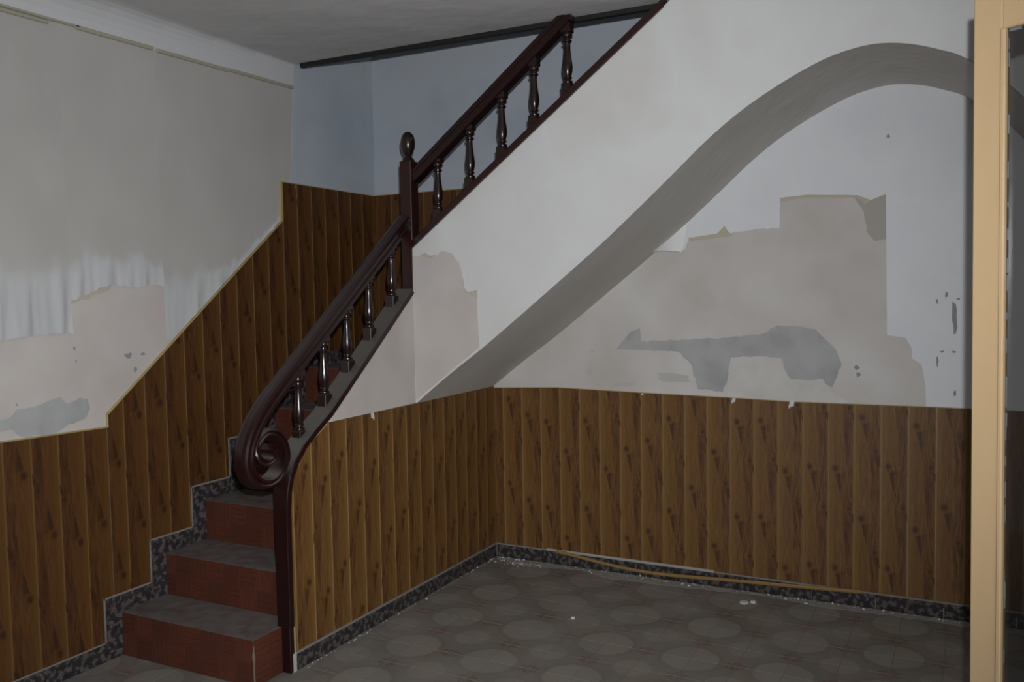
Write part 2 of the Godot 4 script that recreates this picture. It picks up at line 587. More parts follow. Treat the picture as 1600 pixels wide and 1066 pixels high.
func build_floor() -> void:
	var st := begin()
	box(st, Vector3(-1.0, -0.2, -0.15), Vector3(3.5, -0.0018, 6.7))
	var fl := obj("floor", st, M.grout)
	tag(fl, "dusty floor of patterned beige and grey tiles with rings and red flecks", "floor", "", "structure")
	var p := 0.193
	var n := 0
	for j in range(-4, 12):
		for i in range(-8, 18):
			var x0 := 0.31 + p * i + 0.0009
			var x1 := 0.31 + p * (i + 1) - 0.0009
			var z0 := 0.575 + p * j + 0.0009
			var z1 := 0.575 + p * (j + 1) - 0.0009
			if (x0 + x1) / 2.0 < -0.09 and z1 < 1.99: continue
			if x1 < WL + 0.02 or x0 > 3.3 or z1 < 0.015: continue
			if x0 < 0.0 and x1 > 0.0 and z0 < 1.79: x0 = 0.0
			if x0 < -0.03 and z0 < 1.983: z0 = maxf(z0, 1.984) if z1 > 1.99 else z0
			x0 = maxf(x0, WL)
			x1 = minf(x1, 3.3)
			z0 = maxf(z0, 0.0)
			if x1 - x0 < 0.01 or z1 - z0 < 0.01: continue
			n += 1
			obj("tile", tile_mesh(x0, x1, z0, z1, i, j), M.tiles[(i * 7 + j * 5 + 60) % 3], fl)
	st = begin()   # the rest of the floor, behind the photographer
	box(st, Vector3(WL, -0.0017, 0.575 + p * 12), Vector3(3.3, -0.0002, 6.5))
	obj("plain_tiling", st, M.dust, fl)


func build_shell() -> void:
	var st := begin()
	box(st, Vector3(WL - 0.2, -0.1, -0.2), Vector3(WL, 5.4, 6.7))
	tag(obj("wall_left", st, M.plaster_warm), "left wall with torn beige wallpaper above stepped wood panelling", "wall", "", "structure")
	st = begin()
	box(st, Vector3(WL, -0.1, -0.2), Vector3(3.5, 5.4, 0.0))
	tag(obj("wall_back", st, M.plaster), "back wall under the stair with bare plaster and torn bluish wallpaper", "wall", "", "structure")
	st = begin()
	box(st, Vector3(3.3, -0.1, 0.0), Vector3(3.5, 3.7, 3.4))
	box(st, Vector3(3.3, -0.1, 4.6), Vector3(3.5, 3.7, 6.7))
	box(st, Vector3(3.3, 2.3, 3.4), Vector3(3.5, 3.7, 4.6))
	box(st, Vector3(3.3, -0.1, 3.4), Vector3(3.5, 0.35, 4.6))
	box(st, Vector3(3.3, 3.7, 0.55), Vector3(3.5, 4.6, 6.7))
	box(st, Vector3(3.3, 4.6, 0.0), Vector3(3.5, 5.4, 6.7))
	box(st, Vector3(3.3, 3.7, 0.0), Vector3(3.5, 4.6, 0.15))
	tag(obj("wall_right", st, M.white_wall), "plain white right wall beyond the tan glazed door", "wall", "", "structure")
	st = begin()
	box(st, Vector3(WL, -0.1, 6.5), Vector3(3.3, 5.4, 6.7))
	tag(obj("wall_front", st, M.white_wall), "plain white wall behind the photographer", "wall", "", "structure")
	st = begin()
	box(st, Vector3(WL, HC, 0.735), Vector3(3.3, HC + 0.25, 6.5))
	tag(obj("ceiling", st, M.ceiling), "flat grey white plaster ceiling ending at the stairwell", "ceiling", "", "structure")
	st = begin()
	box(st, Vector3(WL, 5.2, 0.0), Vector3(3.3, 5.4, 6.5))
	tag(obj("ceiling_upper", st, M.ceiling), "ceiling of the upper floor over the stairwell", "ceiling", "", "structure")
	st = begin()
	box(st, Vector3(WL, HC + 0.25, 1.4), Vector3(3.3, 5.2, 1.5))
	tag(obj("wall_upper", st, M.white_wall), "wall of the landing on the upper floor", "wall", "", "structure")
	st = begin()
	box(st, Vector3(WL + 0.066, 2.814, 0.722), Vector3(1.315, 2.8375, 0.748), 0.003)
	tag(obj("trim_1", st, plain(Color(0.009, 0.007, 0.007), 0.6)), "thin dark wooden strip along the ceiling edge above the banister", "trim", "", "structure")
	# cornice: a cove along the top of the left wall with a broken moulding under it
	st = begin()
	var rows := []
	for k in 13:
		var z := 0.737 + k * 0.3
		var w := minf(0.025 + 0.075 * (z - 0.737), 0.16)
		var hh := 0.112
		var r := []
		for a in 7:
			var t := a / 6.0
			var x := w * (1.0 - cos(t * PI / 2))
			var y := hh * sin(t * PI / 2)
			r.append(Vector3(WL + x, 2.726 + y, z))
		rows.append(r)
	for k in 12:
		for a in 6:
			quad(st, rows[k][a], rows[k][a + 1], rows[k + 1][a + 1], rows[k + 1][a], Vector3(1, -1, 0))
	for a in 6:
		tri(st, [Vector3(WL, 2.838, 0.737), rows[0][a], rows[0][a + 1]], Vector3(0, 0, -1))
	var cv := obj("trim_2", st, M.cove)
	tag(cv, "white plaster cove between the ceiling and the left wall", "cornice", "", "structure")
	for seg in [[0.737, 1.22, 0.0, 0.016], [1.225, 1.66, -0.004, 0.015], [1.68, 2.08, -0.001, 0.017], [2.20, 2.43, -0.012, 0.014], [2.06, 4.3, 0.006, 0.010]]:
		st = begin()
		box(st, Vector3(WL, 2.706 + seg[2], seg[0]), Vector3(WL + 0.014, 2.706 + seg[2] + seg[3], seg[1]), 0.003)
		obj("moulding", st, M.moulding, cv)


func arch_curve() -> Array:   # the underside of the upper flight in (x, y)
	return smooth([Vector2(-0.001, 1.012), Vector2(0.195, 1.162), Vector2(0.418, 1.32), Vector2(0.732, 1.56), Vector2(1.056, 1.814), Vector2(1.355, 2.072), Vector2(1.497, 2.198), Vector2(1.633, 2.302), Vector2(1.764, 2.382), Vector2(1.895, 2.448), Vector2(2.01, 2.493), Vector2(2.132, 2.517), Vector2(2.224, 2.515), Vector2(2.315, 2.496), Vector2(2.403, 2.464), Vector2(2.479, 2.428), Vector2(2.62, 2.32), Vector2(2.77, 2.13), Vector2(2.9, 1.83), Vector2(2.98, 1.4), Vector2(3.02, 0.9), Vector2(3.03, 0.0)], 3)


func build_arch_wall() -> void:
	var curve := arch_curve()
	var poly := PackedVector2Array()
	for i in curve.size():   # a hair above the soffit, which closes it from below
		var nr := ((curve[mini(i + 1, curve.size() - 1)] - curve[maxi(i - 1, 0)]) as Vector2).orthogonal().normalized()
		if nr.dot(Vector2(1.4, 0.6) - curve[i]) > 0: nr = -nr
		poly.append(curve[i] + nr * 0.0015)
	poly.append(Vector2(3.3, 0.0))
	poly.append(Vector2(3.3, 3.088))
	poly.append(Vector2(1.71, 3.088))
	poly.append(Vector2(0.0, 1.803))
	# the side of the flight (front face, its back and the sloping top)
	var st := begin()
	plate(st, poly, Vector3(0, 0, WB), Vector3(1, 0, 0), Vector3(0, 1, 0), Vector3(0, 0, 1), -0.1, 0.0)
	var wa := obj("wall_arch", st, M.white_wall)
	tag(wa, "white plaster side of the upper stair flight sweeping into an arch", "wall", "", "structure")
	# underside, running back to the back wall
	st = begin()
	for i in range(curve.size() - 1):
		var a: Vector2 = curve[i]
		var b: Vector2 = curve[i + 1]
		var na := ((curve[i + 1] - curve[maxi(i - 1, 0)]) as Vector2).orthogonal().normalized()
		var nb := ((curve[mini(i + 2, curve.size() - 1)] - curve[i]) as Vector2).orthogonal().normalized()
		var n3a := Vector3(na.x, na.y, 0)
		var n3b := Vector3(nb.x, nb.y, 0)
		var mid := (a + b) / 2.0
		var out := Vector3(1.4 - mid.x, 0.6 - mid.y, 0)
		if n3a.dot(out) < 0: n3a = -n3a
		if n3b.dot(out) < 0: n3b = -n3b
		quad(st, Vector3(a.x, a.y, WB - 0.0001), Vector3(b.x, b.y, WB - 0.0001), Vector3(b.x, b.y, 0.0), Vector3(a.x, a.y, 0.0), out, [Vector2(i, 0), Vector2(i + 1, 0), Vector2(i + 1, 1), Vector2(i, 1)], [n3a, n3b, n3b, n3a])
		var up := Vector3(0, 0.012, 0)
		quad(st, Vector3(a.x, a.y, WB - 0.1) + up, Vector3(b.x, b.y, WB - 0.1) + up, Vector3(b.x, b.y, 0.0) + up, Vector3(a.x, a.y, 0.0) + up, -out)
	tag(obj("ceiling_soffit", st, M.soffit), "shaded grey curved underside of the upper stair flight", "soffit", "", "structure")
	# the parapet that carries the lower banister
	st = begin()
	var par := PackedVector2Array([Vector2(0.0, 0.0), Vector2(1.792, 0.0), Vector2(1.794, 0.546), Vector2(1.79, 0.707), Vector2(1.765, 0.824), Vector2(1.68, 0.931), Vector2(1.532, 1.03), Vector2(0.820, 1.593), Vector2(0.748, 1.593), Vector2(0.748, 1.16), Vector2(0.0, 1.16)])
	plate(st, par, Vector3.ZERO, Vector3(0, 0, 1), Vector3(0, 1, 0), Vector3(1, 0, 0), -0.052, 0.0)
	tag(obj("wall_stair", st, M.plaster_warm), "low plaster wall beside the lower stair flight above panelling", "wall", "", "structure")


func build_walls_finish() -> void:
	var wl: Node = get_node("wall_left")
	var wb: Node = get_node("wall_back")
	var wa: Node = get_node("wall_arch")
	var ux := Vector3(1, 0, 0)
	var uy := Vector3(0, 1, 0)
	var uz := Vector3(0, 0, 1)
	# --- left wall: three widths of beige paper, hanging loose and whiter towards the torn hems
	sheet(wl, 2.1555, 4.2, func(z): return 1.428 + 0.012 * sin(z * 9.0) + (0.004 if z < 2.2 else 0.0), func(z): return 2.712, 1.0, 3)
	sheet(wl, 1.6703, 2.1552, func(z):
		if z > 2.03: return lerpf(1.618, 1.572, (z - 2.03) / 0.125)
		return 1.632 + 0.006 * sin(z * 30.0), func(z): return 2.712, 0.75, 5)
	sheet(wl, 0.74, 1.67, func(z): return maxf(1.385, 1.993 - 0.786 * (z - 0.856)) if z > 0.85 else 2.17, func(z): return 2.712, 0.5, 9)
	# olive backing paper showing at the tear
	var st := begin()
	plate(st, torn([Vector2(2.155, 1.585), Vector2(2.03, 1.628), Vector2(1.95, 1.642), Vector2(1.96, 1.618), Vector2(2.05, 1.592), Vector2(2.06, 1.578), Vector2(2.10, 1.578), Vector2(2.155, 1.558)], 3, 7, 0.003), Vector3(WL, 0, 0), uz, uy, ux, 0.0, 0.0012)
	obj("torn_backing", st, M.torn_edge, wl)
	st = begin()
	plate(st, torn([Vector2(2.60, 1.09), Vector2(2.443, 1.122), Vector2(2.414, 1.150), Vector2(2.319, 1.157), Vector2(2.25, 1.176), Vector2(2.218, 1.178), Vector2(2.196, 1.150), Vector2(2.176, 1.150), Vector2(2.13, 1.166), Vector2(2.095, 1.155), Vector2(2.083, 1.115), Vector2(2.105, 1.075), Vector2(2.15, 1.065), Vector2(2.19, 1.060), Vector2(2.25, 1.030), Vector2(2.40, 1.040), Vector2(2.44, 1.075), Vector2(2.60, 1.05)], 0, 17, 0.004), Vector3(WL, 0, 0), uz, uy, ux, -0.001, 0.0007)
	tag(obj("plaster_patch", st, M.grey_patch, wl), "grey bare cement patch low on the left wall")
	# bluish paint round the landing
	st = begin()
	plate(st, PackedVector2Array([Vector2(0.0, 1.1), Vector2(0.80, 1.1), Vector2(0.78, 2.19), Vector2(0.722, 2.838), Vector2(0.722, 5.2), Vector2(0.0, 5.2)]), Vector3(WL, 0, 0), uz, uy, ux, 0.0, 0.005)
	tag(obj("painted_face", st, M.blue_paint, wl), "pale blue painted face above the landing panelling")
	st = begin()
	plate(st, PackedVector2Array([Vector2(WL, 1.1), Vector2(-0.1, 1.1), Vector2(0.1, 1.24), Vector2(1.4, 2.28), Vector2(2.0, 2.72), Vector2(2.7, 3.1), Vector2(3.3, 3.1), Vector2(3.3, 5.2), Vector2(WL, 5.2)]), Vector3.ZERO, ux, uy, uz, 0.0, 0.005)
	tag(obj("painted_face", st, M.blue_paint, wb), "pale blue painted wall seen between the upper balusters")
	# --- back wall under the stair
	st = begin()
	plate(st, torn([Vector2(0.60, 1.60), Vector2(0.938, 1.773), Vector2(1.01, 1.781), Vector2(1.165, 1.779), Vector2(1.192, 1.838), Vector2(1.338, 1.852), Vector2(1.378, 1.892), Vector2(1.397, 1.858), Vector2(1.534, 1.873), Vector2(1.652, 1.870), Vector2(1.657, 2.02), Vector2(1.783, 2.028), Vector2(2.02, 2.012), Vector2(2.078, 1.985), Vector2(2.146, 2.012), Vector2(2.156, 1.34), Vector2(2.238, 1.328), Vector2(2.266, 1.277), Vector2(2.266, 1.231), Vector2(2.308, 1.202), Vector2(2.325, 1.111), Vector2(2.33, 0.98), Vector2(3.08, 0.98), Vector2(3.08, 2.56), Vector2(0.60, 2.56)], 1, 14, 0.003), Vector3.ZERO, ux, uy, uz, 0.0, 0.0016)
	tag(obj("wallpaper_sheet", st, M.blue_paper, wb), "pale blue wallpaper left around the stripped area")
	st = begin()
	plate(st, torn([Vector2(0.775, 1.248), Vector2(0.861, 1.345), Vector2(0.916, 1.366), Vector2(0.923, 1.292), Vector2(1.095, 1.304), Vector2(1.268, 1.313), Vector2(1.403, 1.321), Vector2(1.566, 1.34), Vector2(1.645, 1.386), Vector2(1.74, 1.380), Vector2(1.831, 1.365), Vector2(1.891, 1.302), Vector2(1.921, 1.271), Vector2(1.951, 1.199), Vector2(1.922, 1.113), Vector2(1.907, 1.078), Vector2(1.877, 1.096), Vector2(1.862, 1.121), Vector2(1.792, 1.109), Vector2(1.708, 1.116), Vector2(1.677, 1.17), Vector2(1.667, 1.218), Vector2(1.55, 1.226), Vector2(1.435, 1.22), Vector2(1.402, 1.162), Vector2(1.385, 1.079), Vector2(1.369, 1.038), Vector2(1.233, 1.046), Vector2(1.199, 1.174), Vector2(1.13, 1.241), Vector2(0.952, 1.248)], 3, 30, 0.004), Vector3.ZERO, ux, uy, uz, -0.001, 0.0007)
	tag(obj("plaster_patch", st, M.grey_patch, wb), "long grey bare cement patch above the panelling")
	st = begin()
	plate(st, torn([Vector2(1.41, 1.216), Vector2(1.55, 1.223), Vector2(1.662, 1.214), Vector2(1.680, 1.15), Vector2(1.712, 1.113), Vector2(1.79, 1.106), Vector2(1.862, 1.117), Vector2(1.885, 1.07), Vector2(1.95, 1.03), Vector2(2.02, 0.99), Vector2(1.39, 0.99), Vector2(1.40, 1.10), Vector2(1.395, 1.15)], 0, 8, 0.003), Vector3.ZERO, ux, uy, uz, -0.001, 0.0012)
	tag(obj("plaster_patch", st, M.filler, wb), "pale filler patch under the grey cement")
	st = begin()
	plate(st, torn([Vector2(2.00, 2.01), Vector2(2.078, 1.986), Vector2(2.149, 2.01), Vector2(2.153, 1.80), Vector2(2.10, 1.79), Vector2(2.06, 1.84), Vector2(2.05, 1.93)], 2, 6, 0.004), Vector3.ZERO, ux, uy, uz, -0.001, 0.0006)
	obj("torn_backing", st, plain(Color(0.40, 0.37, 0.33), 0.95), wb)
	st = begin()   # yellowed shreds along the tear
	plate(st, torn([Vector2(1.185, 1.842), Vector2(1.338, 1.858), Vector2(1.378, 1.896), Vector2(1.40, 1.862), Vector2(1.42, 1.852), Vector2(1.385, 1.838), Vector2(1.33, 1.836), Vector2(1.20, 1.822)], 4, 7, 0.004, 0.012), Vector3.ZERO, ux, uy, uz, -0.001, 0.0022)
	plate(st, torn([Vector2(1.655, 2.022), Vector2(1.783, 2.030), Vector2(2.02, 2.013), Vector2(2.078, 1.987), Vector2(2.06, 1.965), Vector2(2.01, 2.0), Vector2(1.78, 2.015), Vector2(1.66, 2.005)], 4, 7, 0.005, 0.012), Vector3.ZERO, ux, uy, uz, -0.001, 0.0022)
	obj("torn_backing", st, M.torn_edge, wb)
	for s in [[2.37, 1.50, 0.007, 0.012], [2.445, 1.43, 0.014, 0.085], [2.375, 1.22, 0.007, 0.030], [2.02, 1.18, 0.016, 0.012], [2.03, 1.145, 0.012, 0.014], [2.155, 2.28, 0.008, 0.011], [0.64, 1.235, 0.03, 0.005], [2.45, 1.07, 0.008, 0.016], [2.395, 1.265, 0.008, 0.006], [2.445, 1.265, 0.012, 0.006], [2.41, 1.53, 0.007, 0.016], [2.46, 1.51, 0.009, 0.005], [0.62, 1.12, 0.02, 0.03], [0.80, 1.06, 0.09, 0.022], [1.1, 1.10, 0.12, 0.03]]:
		st = begin()
		plate(st, blob(Vector2(s[0], s[1]), s[2], s[3]), Vector3.ZERO, ux, uy, uz, -0.001, 0.0021)
		obj("scuff_mark", st, M.stain if s[2] < 0.017 else M.faint if s[0] < 2 else plain(Color(0.44, 0.445, 0.455), 0.95), wb)
	for s in [[1.88, 1.325, 0.02, 0.016], [1.845, 1.26, 0.01, 0.018], [1.80, 1.325, 0.018, 0.008], [2.146, 1.375, 0.006, 0.010], [2.14, 1.32, 0.005, 0.008], [2.41, 1.17, 0.006, 0.005]]:
		st = begin()
		plate(st, blob(Vector2(s[0], s[1]), s[2], s[3]), Vector3(WL, 0, 0), uz, uy, ux, -0.001, 0.0008)
		obj("scuff_mark", st, M.stain, wl)
	# --- arch wall: bare plaster at the corner where the paper is torn away
	st = begin()
	plate(st, torn([Vector2(0.002, 1.03), Vector2(0.002, 1.762), Vector2(0.059, 1.769), Vector2(0.105, 1.753), Vector2(0.14, 1.762), Vector2(0.173, 1.786), Vector2(0.229, 1.775), Vector2(0.275, 1.72), Vector2(0.288, 1.663), Vector2(0.305, 1.584), Vector2(0.352, 1.568), Vector2(0.369, 1.537), Vector2(0.374, 1.42), Vector2(0.378, 1.31), Vector2(0.195, 1.175)], 1, 11, 0.003), Vector3(0, 0, WB), ux, uy, uz, -0.001, 0.0006)
	tag(obj("plaster_patch", st, M.plaster_warm, wa), "bare plaster corner below the newel post")
	st = begin()
	plate(st, torn([Vector2(0.045, 1.768), Vector2(0.075, 1.779), Vector2(0.105, 1.763), Vector2(0.14, 1.766), Vector2(0.105, 1.748), Vector2(0.07, 1.762)], 0, 5, 0.002, 0.01), Vector3(0, 0, WB), ux, uy, uz, -0.001, 0.003)
	plate(st, torn([Vector2(0.30, 1.60), Vector2(0.318, 1.578), Vector2(0.37, 1.588), Vector2(0.374, 1.535), Vector2(0.352, 1.56), Vector2(0.305, 1.575), Vector2(0.29, 1.64)], 0, 6, 0.002, 0.01), Vector3(0, 0, WB), ux, uy, uz, -0.001, 0.0025)
	obj("torn_backing", st, M.torn_edge, wa)


func blob(c: Vector2, rx: float, ry: float) -> PackedVector2Array:
	var out := PackedVector2Array()
	for k in 11:
		var a := TAU * k / 11
		out.append(c + Vector2(cos(a) * rx, sin(a) * ry) * rng.randf_range(0.55, 1.1))
	return out


# one width of wallpaper on the left wall from z0 to z1, waving away from the wall towards its hem
func sheet(parent: Node, z0: float, z1: float, bottom: Callable, top: Callable, loose: float, sd: int) -> void:
	var st := begin()
	var n := FastNoiseLite.new()
	n.seed = sd
	n.frequency = 1.0
	n.fractal_octaves = 2
	var nz := int((z1 - z0) / 0.012)
	var rows := 26
	var pos := []
	for i in nz + 1:
		var z := lerpf(z0, z1, i / float(nz))
		var b: float = bottom.call(z)
		var t: float = top.call(z)
		b += n.get_noise_2d(z * 60.0, 3.0) * 0.006
		var colm := []
		for k in rows + 1:
			var f := pow(k / float(rows), 1.6)
			var y := lerpf(b, t, f)
			var reach := clampf((1.80 if z > 1.67 else 1.76) - b, 0.03, 0.42) + 0.06 * n.get_noise_2d(z * 9.0, 40.0)
			reach = maxf(0.03, reach)
			var limp := clampf(1.0 - (y - b) / reach, 0.0, 1.0)
			limp = limp * limp * (3.0 - 2.0 * limp)
			var fold := n.get_noise_2d(z * 10.0 + y * 0.8, y * 0.7) * 0.9 + n.get_noise_2d(z * 26.0 - y * 1.2, y * 1.1 + 9.0) * 0.35
			var off := 0.0022 + limp * loose * (0.008 + 0.016 * fold)
			colm.append([Vector3(WL + maxf(0.0016, off), y, z), limp])
		pos.append(colm)
	var beige := Color(0.44, 0.425, 0.40)
	var white := Color(0.515, 0.515, 0.518)
	var nrm := func(i: int, k: int) -> Vector3:
		var dz: Vector3 = pos[mini(i + 1, nz)][k][0] - pos[maxi(i - 1, 0)][k][0]
		var dy: Vector3 = pos[i][mini(k + 1, rows)][0] - pos[i][maxi(k - 1, 0)][0]
		var m := dy.cross(dz).normalized()
		return m if m.x > 0 else -m
	var tint := func(i: int, k: int) -> Color:
		var p: Vector3 = pos[i][k][0]
		var l: float = smoothstep(0.02, 0.35, pos[i][k][1] + n.get_noise_2d(p.z * 7.0, p.y * 2.0 + 70.0) * 0.14)
		return beige.lerp(white, l) * (1.0 + 0.06 * n.get_noise_2d(p.z * 2.0, p.y * 2.0 + 20.0))
	for i in nz:
		for k in rows:
			quad(st, pos[i][k][0], pos[i + 1][k][0], pos[i + 1][k + 1][0], pos[i][k + 1][0], Vector3(1, 0, 0), [], [nrm.call(i, k), nrm.call(i + 1, k), nrm.call(i + 1, k + 1), nrm.call(i, k + 1)], [tint.call(i, k), tint.call(i + 1, k), tint.call(i + 1, k + 1), tint.call(i, k + 1)])
	if not M.has("sheet"):
		M.sheet = plain(Color.WHITE, 0.92, 0.3)
		M.sheet.vertex_color_use_as_albedo = true
	var o := obj("wallpaper_sheet", st, M.sheet, parent)
	tag(o, "beige wallpaper, whiter and wrinkled towards its torn hem")


# ------------------------------------------------------------------ skirting
func strip_tile(parent: Node, o: Vector3, u: Vector3, v: Vector3, n: Vector3, w: float, h: float, depth := 0.014) -> void:
	var st := begin()
	slab(st, [Vector2(0.0015, 0), Vector2(w - 0.0015, 0), Vector2(w - 0.0015, h), Vector2(0.0015, h)], o, u, v, n, depth, 0.0015)
	obj("tile", st, M.granite, parent)


func build_baseboards() -> void:
	var ux := Vector3(1, 0, 0)
	var uy := Vector3(0, 1, 0)
	var uz := Vector3(0, 0, 1)
	# left wall: along the floor, then up and over each step
	var bl := Node3D.new()
	bl.name = "baseboard_left"
	add_child(bl)
	tag(bl, "mottled dark stone skirting stepping up along the left wall", "skirting", "", "structure")
	for k in 8:
		strip_tile(bl, Vector3(WL, 0, 2.062 + k * 0.33), uz, uy, ux, 0.33, 0.078)
	for k in 6:
		var y := RISE * (k + 1)
		var z := FRONT - GOING * k
		strip_tile(bl, Vector3(WL, y - RISE, z - 0.010), uz, uy, ux, 0.0885, RISE)
		var z0 := z - GOING + 0.078 if k < 5 else 0.0
		strip_tile(bl, Vector3(WL, y, z0), uz, uy, ux, z - z0 - 0.02, 0.076)
		strip_tile(bl, Vector3(WL, y, z - 0.02), uz, uy, ux, 0.098, 0.076)
		var st := begin()   # pale mortar round the tile edge
		box(st, Vector3(WL, y + 0.0762, z0), Vector3(WL + 0.011, y + 0.084, z + 0.084))
		box(st, Vector3(WL, y - RISE + 0.07, z + 0.0785), Vector3(WL + 0.011, y + 0.084, z + 0.085))
		obj("mortar_line", st, M.mortar, bl)
	var ml := begin()
	box(ml, Vector3(WL, 0.0782, 2.062), Vector3(WL + 0.011, 0.084, 4.6))
	obj("mortar_line", ml, M.mortar, bl)
	# beside the lower flight
	var bs := Node3D.new()
	bs.name = "baseboard_stair"
	add_child(bs)
	tag(bs, "mottled dark stone skirting along the panelled side of the stair", "skirting", "", "structure")
	for k in 6:
		strip_tile(bs, Vector3(0, 0, 0.014 + k * 0.295), uz, uy, ux, 0.295 if k < 5 else 0.285, 0.072)
	ml = begin()
	box(ml, Vector3(0, 0.0722, 0.0), Vector3(0.0135, 0.081, 1.785))
	obj("mortar_line", ml, M.mortar, bs)
	ml = begin()
	box(ml, Vector3(0.0, 0.0, 1.7825), Vector3(0.017, 0.083, 1.808), 0.003)
	obj("mortar_block", ml, plain(Color(0.42, 0.40, 0.37), 0.95), bs)
	# under the back wall
	var bb := Node3D.new()
	bb.name = "baseboard_back"
	add_child(bb)
	tag(bb, "mottled dark stone skirting under the panelling of the back wall", "skirting", "", "structure")
	for k in 10:
		strip_tile(bb, Vector3(0.015 + k * 0.3, 0, 0), ux, uy, uz, 0.3, 0.072)
	ml = begin()
	box(ml, Vector3(0.0, 0.0, 0.0), Vector3(0.0142, 0.081, 0.0138), 0.002)
	box(ml, Vector3(0.0, 0.0722, 0.0), Vector3(3.0, 0.080, 0.0132))
	obj("mortar_line", ml, M.mortar, bb)
	ml = begin()
	box(ml, Vector3(0.34, 0.0725, 0.0), Vector3(1.32, 0.086, 0.0146), 0.002)
	tag(obj("mortar_line", ml, plain(Color(0.36, 0.345, 0.32), 0.95), bb), "whiter bare mortar where the lath came off")


# ------------------------------------------------------------------ wood-print panelling
func board(parent: Node, poly: Array, x0: float, w: float, o: Vector3, u: Vector3, n: Vector3, up: bool, k: int) -> void:
	var st := begin()
	var shift := fmod(absf(sin(k * 12.9898) * 43758.5453), 1.0)
	var uvf := func(p: Vector2) -> Vector2: return Vector2(clampf((p.x - x0) / w, 0.004, 0.996), -p.y / 0.5 + shift)
	slab(st, poly, o, u, Vector3(0, 1, 0), n, 0.007, 0.0009, uvf)
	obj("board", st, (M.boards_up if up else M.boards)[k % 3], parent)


func edge_bar(parent: Node, a: Vector2, b: Vector2, o: Vector3, u: Vector3, n: Vector3, w := 0.008, depth := 0.0105) -> void:
	var st := begin()
	var d := (b - a).normalized()
	var s := d.orthogonal() * w / 2.0
	slab(st, [a + s, b + s, b - s, a - s], o, u, Vector3(0, 1, 0), n, depth, 0.002)
	obj("edge_strip", st, M.edge_strip, parent)


